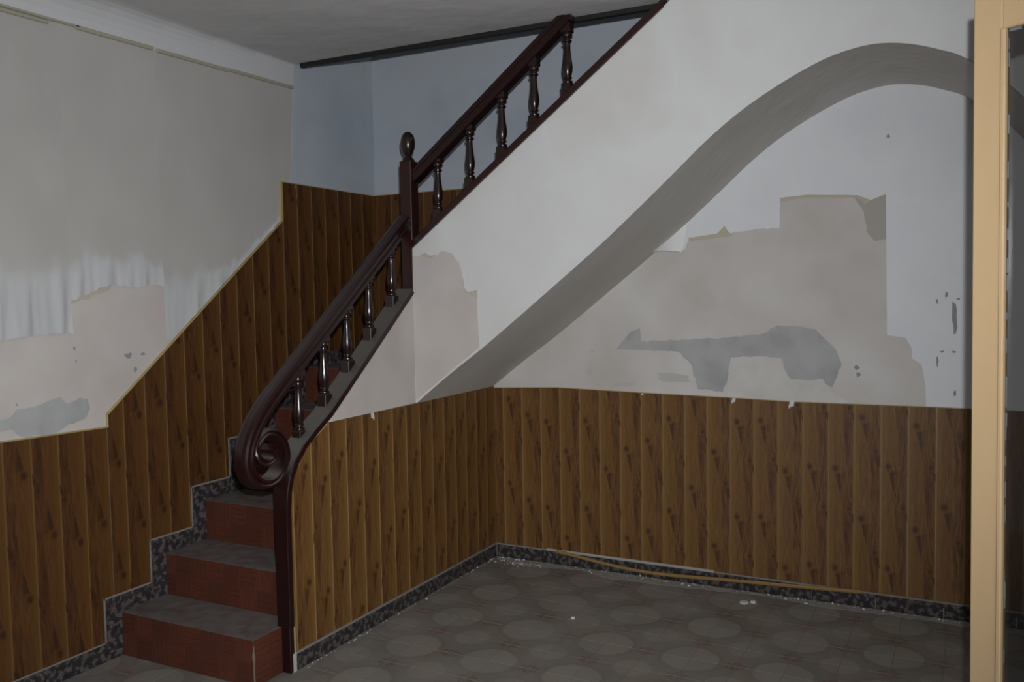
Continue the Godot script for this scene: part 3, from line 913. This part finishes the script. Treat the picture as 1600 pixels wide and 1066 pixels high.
func build_panelling() -> void:
	var ux := Vector3(1, 0, 0)
	var uz := Vector3(0, 0, 1)
	# left wall, level part by the floor
	var pl := thing("wall_panelling", "wood-print panelling at the foot of the left wall in front of the stair", "panelling")
	for k in 13:
		var z0 := 2.01 + k * 0.1185
		var z1 := z0 + 0.1175
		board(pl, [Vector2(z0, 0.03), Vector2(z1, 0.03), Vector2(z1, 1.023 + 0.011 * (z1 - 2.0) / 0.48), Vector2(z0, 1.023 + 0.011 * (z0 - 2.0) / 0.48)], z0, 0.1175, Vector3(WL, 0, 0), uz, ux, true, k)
	edge_bar(pl, Vector2(2.004, 1.022), Vector2(3.55, 1.057), Vector3(WL, 0, 0), uz, ux, 0.006)
	# left wall, stepping up with the stair
	var ps := thing("wall_panelling", "wood-print panelling climbing the left wall beside the steps", "panelling")
	var top := func(z: float) -> float: return 2.189 - 0.010 * (0.85 - z) / 0.85 if z <= 0.8501 else 1.981 - 0.786 * (z - 0.856)
	var base := func(z: float) -> float: return clampf(RISE * ceilf((FRONT - z) / GOING), 0.0, RISE * 6) 
	var edges := [0.0, 0.03]
	var z := 0.147
	while z < 2.0:
		if absf(z - 0.85) < 0.05:
			edges.append(0.8500)
		edges.append(z)
		z += 0.1185
	edges.append(2.006)
	edges.sort()
	for k in edges.size() - 1:
		var a: float = edges[k] + 0.0005
		var b: float = edges[k + 1] - 0.0005
		if b - a < 0.006: continue
		var ta: float = top.call(a) if a < 0.85 else 1.981 - 0.786 * (a - 0.856)
		var tb: float = top.call(b)
		var lo: float = maxf(0.03, base.call(b) + 0.02)
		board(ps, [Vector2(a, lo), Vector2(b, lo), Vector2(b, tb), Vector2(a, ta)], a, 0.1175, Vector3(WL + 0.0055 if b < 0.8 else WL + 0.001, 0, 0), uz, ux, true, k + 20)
	edge_bar(ps, Vector2(0.852, 1.985), Vector2(2.003, 1.079), Vector3(WL, 0, 0), uz, ux, 0.008)
	edge_bar(ps, Vector2(0.860, 1.975), Vector2(0.860, 2.190), Vector3(WL, 0, 0), uz, ux, 0.02)
	edge_bar(ps, Vector2(0.86, 2.190), Vector2(0.014, 2.181), Vector3(WL + 0.005, 0, 0), uz, ux, 0.005)
	edge_bar(ps, Vector2(2.006, 1.022), Vector2(2.006, 1.078), Vector3(WL, 0, 0), uz, ux, 0.006)
	# landing, back wall
	var pb := thing("wall_panelling", "short run of wood-print panelling on the back of the landing", "panelling")
	for k in 8:
		var x0 := WL + 0.014 + k * 0.1185
		var lo := 1.19 + maxf(0.0, (x0 + 0.12) * 0.75)
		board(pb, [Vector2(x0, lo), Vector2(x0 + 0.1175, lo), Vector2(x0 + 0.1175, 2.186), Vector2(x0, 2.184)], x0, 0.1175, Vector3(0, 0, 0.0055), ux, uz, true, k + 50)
	edge_bar(pb, Vector2(WL + 0.014, 2.184), Vector2(0.13, 2.187), Vector3(0, 0, 0.005), ux, uz, 0.005)
	# side of the lower flight
	var pa := thing("wall_panelling", "wood-print panelling on the side of the lower stair flight", "panelling")
	var outline := [Vector2(1.532, 1.017), Vector2(1.647, 0.953), Vector2(1.680, 0.931), Vector2(1.765, 0.824), Vector2(1.785, 0.735), Vector2(1.789, 0.70)]
	var seams := [0.0002, 0.1, 0.215, 0.331, 0.4475, 0.5645, 0.682, 0.8, 0.92, 1.04, 1.16, 1.28, 1.402, 1.522, 1.645, 1.766, 1.789]
	for k in seams.size() - 1:
		var a: float = seams[k] + 0.0005
		var b: float = seams[k + 1] - 0.0005
		var poly := [Vector2(a, 0.05), Vector2(b, 0.05)]
		var tp := side_top(b, outline)
		poly.append(Vector2(b, tp))
		for p in [Vector2(1.765, 0.824), Vector2(1.680, 0.931), Vector2(1.532, 1.017)]:
			if p.x > a + 0.004 and p.x < b - 0.004: poly.append(p)
		poly.append(Vector2(a, side_top(a, outline)))
		board(pa, poly, a, 0.1195, Vector3.ZERO, uz, ux, false, k + 70)
	for k in outline.size() - 1:
		edge_bar(pa, outline[k], outline[k + 1], Vector3.ZERO, uz, ux, 0.012, 0.009)
	edge_bar(pa, Vector2(1.789, 0.70), Vector2(1.783, 0.08), Vector3.ZERO, uz, ux, 0.012, 0.009)
	# back wall
	var pc := thing("wall_panelling", "long wood-print panelling along the back wall under the arch", "panelling")
	var bt := [Vector2(0.0, 1.007), Vector2(0.42, 1.023), Vector2(0.93, 1.013), Vector2(1.42, 1.006), Vector2(1.72, 0.999), Vector2(2.36, 1.002), Vector2(3.1, 1.0)]
	var cs := [0.0070, 0.071]
	var x := 0.1935
	while x < 3.0:
		cs.append(x)
		x += 0.1212
	for k in cs.size() - 1:
		var a: float = cs[k] + 0.0005
		var b: float = cs[k + 1] - 0.0005
		board(pc, [Vector2(a, 0.05), Vector2(b, 0.05), Vector2(b, side_top(b, bt)), Vector2(a, side_top(a, bt))], a if k > 0 else b - 0.12, 0.1202, Vector3.ZERO, ux, uz, false, k + 100)
	for k in bt.size() - 1:
		edge_bar(pc, bt[k] + Vector2(0.01 if k == 0 else 0.0, 0.001), bt[k + 1] + Vector2(0.0, 0.001), Vector3.ZERO, ux, uz, 0.004, 0.0085)


func side_top(at: float, line: Array) -> float:
	if at <= line[0].x: return line[0].y
	for k in line.size() - 1:
		if at <= line[k + 1].x:
			return lerpf(line[k].y, line[k + 1].y, (at - line[k].x) / (line[k + 1].x - line[k].x))
	return line[-1].y


# ------------------------------------------------------------------ the stair
func parquet_mesh(sd: int) -> ArrayMesh:
	var st := begin()
	var r := RandomNumberGenerator.new()
	r.seed = sd
	var b := 0.0985
	for k in 4:
		var y0 := b * k / 4.0
		var h := 0.0035 + r.randf_range(-0.0003, 0.0003)
		slab(st, [Vector2(0.0005, y0 + 0.0005), Vector2(b - 0.0005, y0 + 0.0005), Vector2(b - 0.0005, y0 + b / 4.0 - 0.0005), Vector2(0.0005, y0 + b / 4.0 - 0.0005)], Vector3.ZERO, Vector3(1, 0, 0), Vector3(0, 1, 0), Vector3(0, 0, 1), h, 0.0003, func(p): return Vector2(p.x * 5.0 + sd * 0.3, p.y * 7.0 + k * 0.37 * sd))
	return st.commit()


func build_staircase() -> void:
	var s := thing("staircase", "dusty stair of red parquet steps turning right at a landing", "staircase")
	var blocks := [parquet_mesh(1), parquet_mesh(2), parquet_mesh(3)]
	for k in 6:
		var y1 := RISE * (k + 1)
		var z0 := FRONT - GOING * k
		var st := begin()
		var inner := -0.055
		if k == 0:
			box(st, Vector3(WL + 0.0144, 0.001, 0.6), Vector3(inner, y1 - 0.0018, z0 - 0.004))
			box(st, Vector3(inner - 0.002, 0.001, 1.797), Vector3(-0.034, y1 - 0.0018, z0 - 0.004))
		else:
			box(st, Vector3(WL + 0.0144, y1 - RISE - 0.0018, 0.016), Vector3(inner, y1 - 0.0018, z0 - 0.004))
		var step := obj("step", st, M.parquet[1], s)
		st = begin()   # the dusty walking surface
		var xr := -0.031 if k == 0 else inner
		box(st, Vector3(WL + 0.0144, y1 - 0.0018, z0 - GOING - 0.002 if k < 5 else 0.016), Vector3(inner if k < 5 else -0.004, y1, z0 if k < 5 else 0.714))
		if k == 0: box(st, Vector3(inner - 0.002, y1 - 0.0018, 1.797), Vector3(xr, y1, z0))
		obj("tread", st, M.tread, step)
		var cols := 8
		for c in cols:
			for row in 2:
				var w := 0.0985
				var x := xr - w * (c + 1)
				var fit := 1.0
				if x < WL + 0.0146:
					fit = (x + w - WL - 0.0146) / w
					x = WL + 0.0146
				var vert := (c + row + k) % 2 == 0
				var o := obj("parquet_block", blocks[(c * 2 + row + k) % 3], M.parquet[(c + row * 2 + k * 2) % 3], step)
				var y := y1 - 0.0018 - (w - 0.002) * (row + 1)
				o.position = Vector3(x, y, z0 - 0.0042)
				if vert:
					o.rotation.z = PI / 2
					o.position.x += w * fit
					o.scale = Vector3(1.0, fit, 1.0)
				else:
					o.scale = Vector3(fit, 1.0, 1.0)
		if k == 0:   # the exposed end of the first step
			for row in 2:
				for c in 2:
					var o := obj("parquet_block", blocks[(c + row) % 3], M.parquet[(c + row) % 3], step)
					o.rotation.y = PI / 2
					o.position = Vector3(-0.0342, y1 - 0.0018 - 0.0965 * (row + 1), z0 - 0.003 - 0.0915 * c)
					o.scale = Vector3(0.925, 1.0, 1.0)
			st = begin()
			plate(st, torn([Vector2(-0.038, 0.001), Vector2(-0.0305, 0.001), Vector2(-0.0315, 0.09), Vector2(-0.0300, 0.12), Vector2(-0.0310, 0.172), Vector2(-0.0350, 0.168), Vector2(-0.040, 0.12), Vector2(-0.035, 0.095), Vector2(-0.0355, 0.04)], 3, 9, 0.0015, 0.012), Vector3(0, 0, z0), Vector3(1, 0, 0), Vector3(0, 1, 0), Vector3(0, 0, 1), -0.006, 0.0012)
			tag(obj("chipped_corner", st, plain(Color(0.19, 0.135, 0.10), 0.9), step), "pale chipped corner of the first step")
	for k in 10:   # the upper flight behind its parapet
		var st := begin()
		var x0 := 0.03 + 0.26 * k
		var y1 := RISE * (7 + k)
		plate(st, PackedVector2Array([Vector2(x0, y1), Vector2(x0 + 0.255, y1), Vector2(x0 + 0.255, y1 - 0.03), Vector2(x0, y1 - 0.215)]), Vector3(0, 0, 0.018), Vector3(1, 0, 0), Vector3(0, 1, 0), Vector3(0, 0, 1), 0.0, 0.696)
		obj("step", st, M.tread, s)


# ------------------------------------------------------------------ banisters
func turned(bottom: float, top: float) -> Array:   # a baluster's turned shaft between its two blocks
	var h := top - bottom
	var r := [[0.020, 0.0], [0.0215, 0.02], [0.0205, 0.045], [0.0135, 0.065], [0.0125, 0.085], [0.0185, 0.10], [0.0185, 0.125], [0.0145, 0.14], [0.0175, 0.18], [0.0205, 0.25], [0.0215, 0.32], [0.0195, 0.42], [0.016, 0.54], [0.0135, 0.66], [0.0125, 0.76], [0.0135, 0.80], [0.019, 0.82], [0.0195, 0.845], [0.014, 0.865], [0.0135, 0.89], [0.0195, 0.92], [0.021, 0.95], [0.0195, 0.985], [0.019, 1.0]]
	var out := []
	for q in r: out.append(Vector2(q[0] * 1.12, bottom + q[1] * h))
	return out


func baluster(parent: Node, at: Vector3, y_foot: float, y0: float, y1: float, y_head: float) -> void:
	var st := begin()
	lathe(st, turned(y0, y1), at)
	var b := obj("baluster", st, M.mahogany, parent)
	st = begin()
	box(st, Vector3(at.x - 0.0245, y_foot, at.z - 0.0245), Vector3(at.x + 0.0245, y0, at.z + 0.0245), 0.003)
	obj("base_block", st, M.mahogany, b)
	st = begin()
	box(st, Vector3(at.x - 0.0245, y1, at.z - 0.0245), Vector3(at.x + 0.0245, y_head, at.z + 0.0245), 0.003)
	obj("top_block", st, M.mahogany, b)


const RAIL := [Vector2(-0.86, -0.5), Vector2(-1.0, -0.44), Vector2(-1.0, -0.20), Vector2(-0.78, -0.12), Vector2(-0.80, 0.02), Vector2(-0.98, 0.10), Vector2(-1.0, 0.26), Vector2(-0.84, 0.42), Vector2(-0.45, 0.5), Vector2(0.45, 0.5), Vector2(0.84, 0.42), Vector2(1.0, 0.26), Vector2(0.98, 0.10), Vector2(0.80, 0.02), Vector2(0.78, -0.12), Vector2(1.0, -0.20), Vector2(1.0, -0.44), Vector2(0.86, -0.5)]


func dust_on(nrm: Vector3, _p: Vector3) -> Color:   # dust that has settled on what faces up
	return Color(0.0157, 0.0042, 0.0042).lerp(Color(0.125, 0.117, 0.107), smoothstep(0.5, 0.95, nrm.y) * (0.9 if _p.y < 1.06 and _p.z < 1.93 else 0.28))


func build_railings() -> void:
	# ---- lower flight
	var lo := thing("stair_railing", "dark carved banister of the lower flight ending in a large scroll", "banister")
	var lx := Vector3(1, 0, 0)
	var stations := []
	var add := func(z: float, y: float, tz: float, ty: float, w: float, h: float) -> void:
		stations.append({"p": Vector3(-0.05, y, z), "t": Vector3(0, ty, tz).normalized(), "w": w, "h": h})
	var rail_y := func(z: float) -> float: return 1.957 - 0.77 * (z - 0.791)
	for k in 9:
		var z := lerpf(0.8205, 1.80, k / 8.0)
		if k == 0:
			stations.append({"p": Vector3(-0.05, rail_y.call(z), z), "t": Vector3(0, -0.77, 1.0).normalized(), "n": Vector3(0, 1, 0), "w": 0.036, "h": 0.0782})
		else:
			add.call(z, rail_y.call(z), 1.0, -0.77, 0.036, 0.062)
	var c0 := Vector2(1.80, rail_y.call(1.80))
	var c2 := Vector2(1.982, 0.918)
	var c1 := Vector2(1.982, rail_y.call(1.982))
	for k in range(1, 9):
		var t := k / 8.0
		var p := c0 * (1 - t) * (1 - t) + c1 * 2 * t * (1 - t) + c2 * t * t
		var d := (c1 - c0) * (1 - t) + (c2 - c1) * t
		add.call(p.x, p.y, d.x, d.y, 0.036, lerpf(0.062, 0.058, t))
	var keys := [[0.0, 0.108, 0.058], [90.0, 0.106, 0.040], [180.0, 0.112, 0.034], [270.0, 0.108, 0.034], [330.0, 0.080, 0.034], [360.0, 0.060, 0.032], [405.0, 0.044, 0.031], [450.0, 0.036, 0.030], [600.0, 0.030, 0.028]]
	var cz := 1.874
	var cy := 0.918
	var deg := 8.0
	while deg <= 600.0:
		var i := 0
		while deg > keys[i + 1][0]: i += 1
		var f: float = (deg - keys[i][0]) / (keys[i + 1][0] - keys[i][0])
		var r: float = lerpf(keys[i][1], keys[i + 1][1], f)
		var a := deg_to_rad(deg)
		var lift := smoothstep(280.0, 400.0, deg)
		add.call(cz - 0.006 * lift + r * cos(a), cy + 0.018 * lift - r * sin(a), -sin(a) - 0.0, -cos(a), 0.036 + 0.004 * minf(1.0, deg / 90.0), lerpf(keys[i][2], keys[i + 1][2], f))
		deg += 8.0
	for s in stations: s["flip"] = 1.0
	var st := begin()
	sweep(st, stations, lx, RAIL, dust_on)
	var hr := obj("handrail", st, M.rail, lo)
	tag(hr, "moulded handrail curling into a scroll")
	# capping board on the parapet, bent down over its end
	var path := [Vector2(0.834, 1.578), Vector2(1.187, 1.294), Vector2(1.50, 1.046), Vector2(1.60, 0.985), Vector2(1.68, 0.931), Vector2(1.735, 0.872), Vector2(1.765, 0.824), Vector2(1.784, 0.76), Vector2(1.792, 0.69), Vector2(1.7935, 0.55), Vector2(1.7935, 0.196)]
	var cap := []
	for i in path.size():
		var d: Vector2 = (path[mini(i + 1, path.size() - 1)] - path[maxi(i - 1, 0)]).normalized()
		var n2 := Vector2(-d.y, d.x)
		if n2.x < 0: n2 = -n2
		var c: Vector2 = path[i] + n2 * 0.014
		cap.append({"p": Vector3(-0.034 + 0.0 if i < 5 else lerpf(-0.034, -0.016, minf(1.0, (i - 4) / 4.0)), c.y, c.x), "t": Vector3(0, d.y, d.x), "w": 0.050 if i < 5 else lerpf(0.050, 0.035, minf(1.0, (i - 4) / 4.0)), "h": 0.028, "flip": 1.0})
	st = begin()
	sweep(st, cap, lx, [Vector2(-1, -0.5), Vector2(-1, 0.35), Vector2(-0.93, 0.5), Vector2(0.93, 0.5), Vector2(1, 0.35), Vector2(1, -0.5)], func(n: Vector3, _p: Vector3) -> Color: return Color(0.0157, 0.0042, 0.0042).lerp(Color(0.098, 0.091, 0.082), smoothstep(0.35, 0.65, n.y)))
	box(st, Vector3(-0.03, 0.002, 1.795), Vector3(0.016, 0.20, 1.822), 0.002)
	tag(obj("cap_board", st, M.rail, lo), "dusty capping board bent down to the first step")
	for b in [[1.648, 0.948], [1.474, 1.088], [1.302, 1.225], [1.128, 1.368], [0.937, 1.518]]:
		var z: float = b[0]
		var head: float = rail_y.call(z) - 0.035
		baluster(lo, Vector3(-0.05, 0, z), b[1] - 0.02, b[1] + 0.050, b[1] + 0.282, head)
	# ---- newel post at the turn
	var nw := thing("newel_post", "square dark newel post with a round knob at the turn of the stair", "newel post", Vector3.ZERO)
	st = begin()
	box(st, Vector3(-0.068, 1.50, 0.750), Vector3(0.0, 2.245, 0.819), 0.004)
	var post := obj("post", st, M.mahogany_red, nw)
	post.position = Vector3.ZERO
	st = begin()
	lathe(st, [Vector2(0.034, 2.245), Vector2(0.030, 2.256), Vector2(0.020, 2.266), Vector2(0.016, 2.275), Vector2(0.024, 2.287), Vector2(0.033, 2.307), Vector2(0.0375, 2.334), Vector2(0.0355, 2.358), Vector2(0.028, 2.378), Vector2(0.015, 2.391), Vector2(0.0, 2.396)], Vector3(-0.034, 0, 0.785), 20)
	obj("finial", st, M.mahogany, nw)
	# ---- upper flight
	var hi := thing("stair_railing", "dark banister of the upper flight rising from the newel to the ceiling", "banister")
	st = begin()
	var lz := Vector3(0, 0, 1)
	var us := []
	for k in 9:
		var x := lerpf(0.0015, 0.875, k / 8.0)
		us.append({"p": Vector3(x, 2.176 + 0.777 * x, 0.770), "t": Vector3(1.0, 0.777, 0.0).normalized(), "w": 0.034, "h": 0.084, "n": Vector3(0, 1, 0)})
	sweep(st, us, lz, RAIL, dust_on)
	tag(obj("handrail", st, M.rail, hi), "moulded handrail rising to the ceiling edge")
	st = begin()
	var uc := []
	for k in 9:
		var x := lerpf(0.0015, 1.325, k / 8.0)
		uc.append({"p": Vector3(x, 1.823 + 0.747 * x, 0.7835), "t": Vector3(1.0, 0.747, 0.0).normalized(), "w": 0.0475, "h": 0.039, "n": Vector3(0, 1, 0)})
	sweep(st, uc, lz, [Vector2(-1, -0.5), Vector2(-1, 0.35), Vector2(-0.93, 0.5), Vector2(0.93, 0.5), Vector2(1, 0.35), Vector2(1, -0.5)])
	obj("cap_board", st, M.mahogany_red, hi)
	for x in [0.131, 0.319, 0.500, 0.674, 0.847]:
		var foot: float = 1.838 + 0.747 * x
		baluster(hi, Vector3(x, 0, 0.77), foot - 0.02, foot + 0.062, foot + 0.292, minf(2.148 + 0.777 * x, 2.836))


# ------------------------------------------------------------------ the glazed door beside the camera
func build_door() -> void:
	var d := Node3D.new()
	d.name = "door_1"
	add_child(d)
	tag(d, "tan painted metal door with a large dark glass pane standing open at the right", "door", "", "structure")
	var a := 1.074
	var bx := Vector3(sin(a), 0, cos(a))
	var bz := Vector3(-cos(a), 0, sin(a))
	d.transform = Transform3D(Basis(bx, Vector3(0, 1, 0), bz), Vector3(2.5265, 0.0, 2.3657))
	d.rotate_object_local(Vector3(0, 0, 1), deg_to_rad(0.42))
	d.position += d.transform.basis.y * -0.002 + bx * 0.011
	var parts := [["stile", Vector3(0, 0.012, -0.035), Vector3(0.063, 2.231, 0.0)], ["stile", Vector3(0.74, 0.012, -0.035), Vector3(0.80, 2.231, 0.0)], ["top_rail", Vector3(0.063, 2.136, -0.035), Vector3(0.74, 2.231, 0.0)], ["bottom_rail", Vector3(0.063, 0.012, -0.035), Vector3(0.74, 0.30, 0.0)]]
	for p in parts:
		var st := begin()
		box(st, p[1], p[2], 0.003)
		obj(p[0], st, M.door_paint, d)
	for p in [[Vector3(0.0595, 0.30, -0.010), Vector3(0.0715, 2.138, 0.005)], [Vector3(0.733, 0.30, -0.010), Vector3(0.7435, 2.138, 0.005)]]:
		var st := begin()
		box(st, p[0], p[1], 0.003)
		obj("glazing_bead", st, M.door_paint, d)
	var st := begin()
	box(st, Vector3(0.065, 0.297, -0.016), Vector3(0.738, 2.139, -0.012))
	obj("pane", st, M.glass, d)
	st = begin()   # chips of old putty along the glass
	for k in 26:
		var y := rng.randf_range(0.4, 2.11)
		box(st, Vector3(0.071, y, -0.012), Vector3(0.071 + rng.randf_range(0.0012, 0.0035), y + rng.randf_range(0.01, 0.045), -0.0095), 0.0006)
	box(st, Vector3(0.072, 2.129, -0.012), Vector3(0.098, 2.136, -0.0095), 0.0008)
	obj("putty", st, M.putty, d)


# ------------------------------------------------------------------ what lies about
func chip(at: Vector3, r: float, h: float, seg := 7) -> SurfaceTool:
	var st := begin()
	var ring := []
	for k in seg:
		var a := TAU * k / seg
		ring.append(Vector3(cos(a), 0, sin(a)) * r * rng.randf_range(0.6, 1.15))
	var top := Vector3(r * 0.15, h, 0)
	for k in seg:
		var p: Vector3 = ring[k]
		var q: Vector3 = ring[(k + 1) % seg]
		var up := Vector3(0, h * 0.7, 0)
		quad(st, at + p, at + q, at + q * 0.8 + up, at + p * 0.8 + up, p + q)
		tri(st, [at + top, at + p * 0.8 + up, at + q * 0.8 + up], Vector3(0, 1, 0))
	return st


func build_debris() -> void:
	var flakes := [[1.560, 0.172, 0.016, 0.013, "white plaster flake beside the pale scrap near the back skirting"], [1.515, 0.190, 0.026, 0.006, "pale flat plaster scrap on the floor near the back skirting"], [0.828, 0.750, 0.011, 0.012, "small white plaster crumb in the middle of the tiled floor"], [1.20, 0.065, 0.008, 0.008, "small white crumb on the floor below the loose lath end"], [1.80, 0.075, 0.010, 0.006, "small plaster crumb against the foot of the back skirting"]]
	for f in flakes:
		var c := obj("plaster_flake", chip(Vector3.ZERO, f[2], f[3]), M.flake)
		c.position = Vector3(f[0], 0.0, f[1])
		tag(c, f[4], "plaster flake", "plaster flakes on the floor")
	# the strip that has come off the panelling and lies along the skirting
	var st := begin()
	var a := Vector3(0.41, 0.080, 0.024)
	var b := Vector3(0.92, 0.036, 0.040)
	var c2 := Vector3(1.45, 0.052, 0.030)
	var e := Vector3(2.05, 0.078, 0.022)
	var pts := [a, b, c2, e]
	var stn := []
	for i in 25:
		var t := i / 24.0 * 3.0
		var k := mini(int(t), 2)
		var p: Vector3 = (pts[k] as Vector3).cubic_interpolate(pts[k + 1], pts[maxi(k - 1, 0)], pts[mini(k + 2, 3)], t - k)
		stn.append({"p": p, "t": Vector3(1, 0, 0), "w": 0.005, "h": 0.017, "flip": -1.0})
	sweep(st, stn, Vector3(0, 0, 1), [Vector2(-1, -0.5), Vector2(-1, 0.5), Vector2(0.4, 0.5), Vector2(1, 0.2), Vector2(1, -0.2), Vector2(0.4, -0.5)])
	tag(obj("wooden_lath", st, M.lath), "thin yellow-brown lath fallen loose along the back skirting", "lath")
	# shreds of paper stuck over the top edge of the panelling
	for s in [[Vector3(1.425, 0.992, 0.010), 0.018, 0.030, 0, "small white paper shred hanging over the back panelling beside the pale filler"], [Vector3(1.717, 0.985, 0.011), 0.026, 0.040, 0, "larger white paper shred hanging over the back panelling further right"], [Vector3(0.011, 1.0, 1.205), 0.022, 0.038, 1, "white paper shred over the panelling on the side of the stair"], [Vector3(0.931, 1.006, 0.009), 0.010, 0.012, 0, "tiny white plaster speck on the top edge of the back panelling"]]:
		st = begin()
		var w: float = s[1]
		var h: float = s[2]
		var u := Vector3(1, 0, 0) if s[3] == 0 else Vector3(0, 0, 1)
		var n := Vector3(0, 0, 1) if s[3] == 0 else Vector3(1, 0, 0)
		plate(st, torn([Vector2(-w * 0.3, h * 0.5), Vector2(w * 0.55, h * 0.55), Vector2(w * 0.4, -h * 0.15), Vector2(-w * 0.1, -h * 0.2), Vector2(-w * 0.5, -h * 0.5), Vector2(-w * 0.6, -h * 0.1)], 0, 6, 0.002, 0.008), Vector3.ZERO, u, Vector3(0, 1, 0), n, 0.0, 0.002)
		var o := obj("paper_scrap", st, M.flake)
		o.position = s[0]
		tag(o, s[4], "paper scrap", "scraps on the panelling")
	# the curled flap of wallpaper under the soffit
	st = begin()
	var g := []
	for i in 9:
		var t := i / 8.0
		var row := []
		for k in 7:
			var f := k / 6.0
			var topp := Vector2(0.99, 1.80).lerp(Vector2(1.185, 1.935), t)
			var low := Vector2(0.948, 1.762).lerp(Vector2(1.162, 1.768), t) + Vector2(0, 0.012 * sin(t * PI))
			var p := topp.lerp(low, f)
			row.append(Vector3(p.x, p.y, 0.006 + 0.055 * f * f * sin(0.25 + t * 2.3)))
		g.append(row)
	for i in 8:
		for k in 6:
			quad(st, g[i][k], g[i + 1][k], g[i + 1][k + 1], g[i][k + 1], Vector3(0, 0, 1))
	tag(obj("wallpaper_flap", st, M.paper_white), "curled white flap of wallpaper peeling off below the soffit edge", "wallpaper")
	# a film of pale dust along the foot of the back wall, and fine rubble in it
	st = begin()
	plate(st, torn([Vector2(0.02, 0.02), Vector2(3.0, 0.02), Vector2(3.0, 0.10), Vector2(2.5, 0.085), Vector2(2.2, 0.07), Vector2(1.9, 0.10), Vector2(1.6, 0.05), Vector2(1.3, 0.085), Vector2(1.0, 0.115), Vector2(0.75, 0.12), Vector2(0.55, 0.055), Vector2(0.4, 0.09), Vector2(0.2, 0.12), Vector2(0.10, 0.06)], 2, 13, 0.008, 0.03), Vector3.ZERO, Vector3(1, 0, 0), Vector3(0, 0, 1), Vector3(0, 1, 0), 0.0002, 0.0010)
	tag(obj("dust_film", st, M.dust_pale), "film of pale dust on the tiles along the foot of the back wall", "dust", "", "stuff")
	st = begin()
	for k in 420:
		var r := rng.randf_range(0.001, 0.0042) * (1.0 if rng.randf() < 0.93 else 2.0)
		var at := Vector3(rng.randf_range(0.02, 2.6), 0.0, 0.016 + absf(rng.randfn(0.0, 0.02)))
		if rng.randf() < 0.25: at = Vector3(0.016 + absf(rng.randfn(0.0, 0.012)), 0.0, rng.randf_range(0.03, 1.75))
		if rng.randf() < 0.22: at = Vector3(0.18 + rng.randfn(0.0, 0.09), 0.0, 0.07 + absf(rng.randfn(0.0, 0.035)))
		if at.x < 0.015: at.x = 0.02
		at.y = 0.0011 if at.z < 0.16 else 0.0001
		for f in 4:
			var q := TAU * f / 4 + k
			var q2 := TAU * (f + 1) / 4 + k
			tri(st, [at + Vector3(0, r * 0.9, 0), at + Vector3(cos(q), 0, sin(q)) * r, at + Vector3(cos(q2), 0, sin(q2)) * r], Vector3(cos(q + 0.78), 0.7, sin(q + 0.78)))
	tag(obj("plaster_dust", st, M.flake), "fine pale plaster crumbs scattered along the foot of the skirting", "debris", "", "stuff")
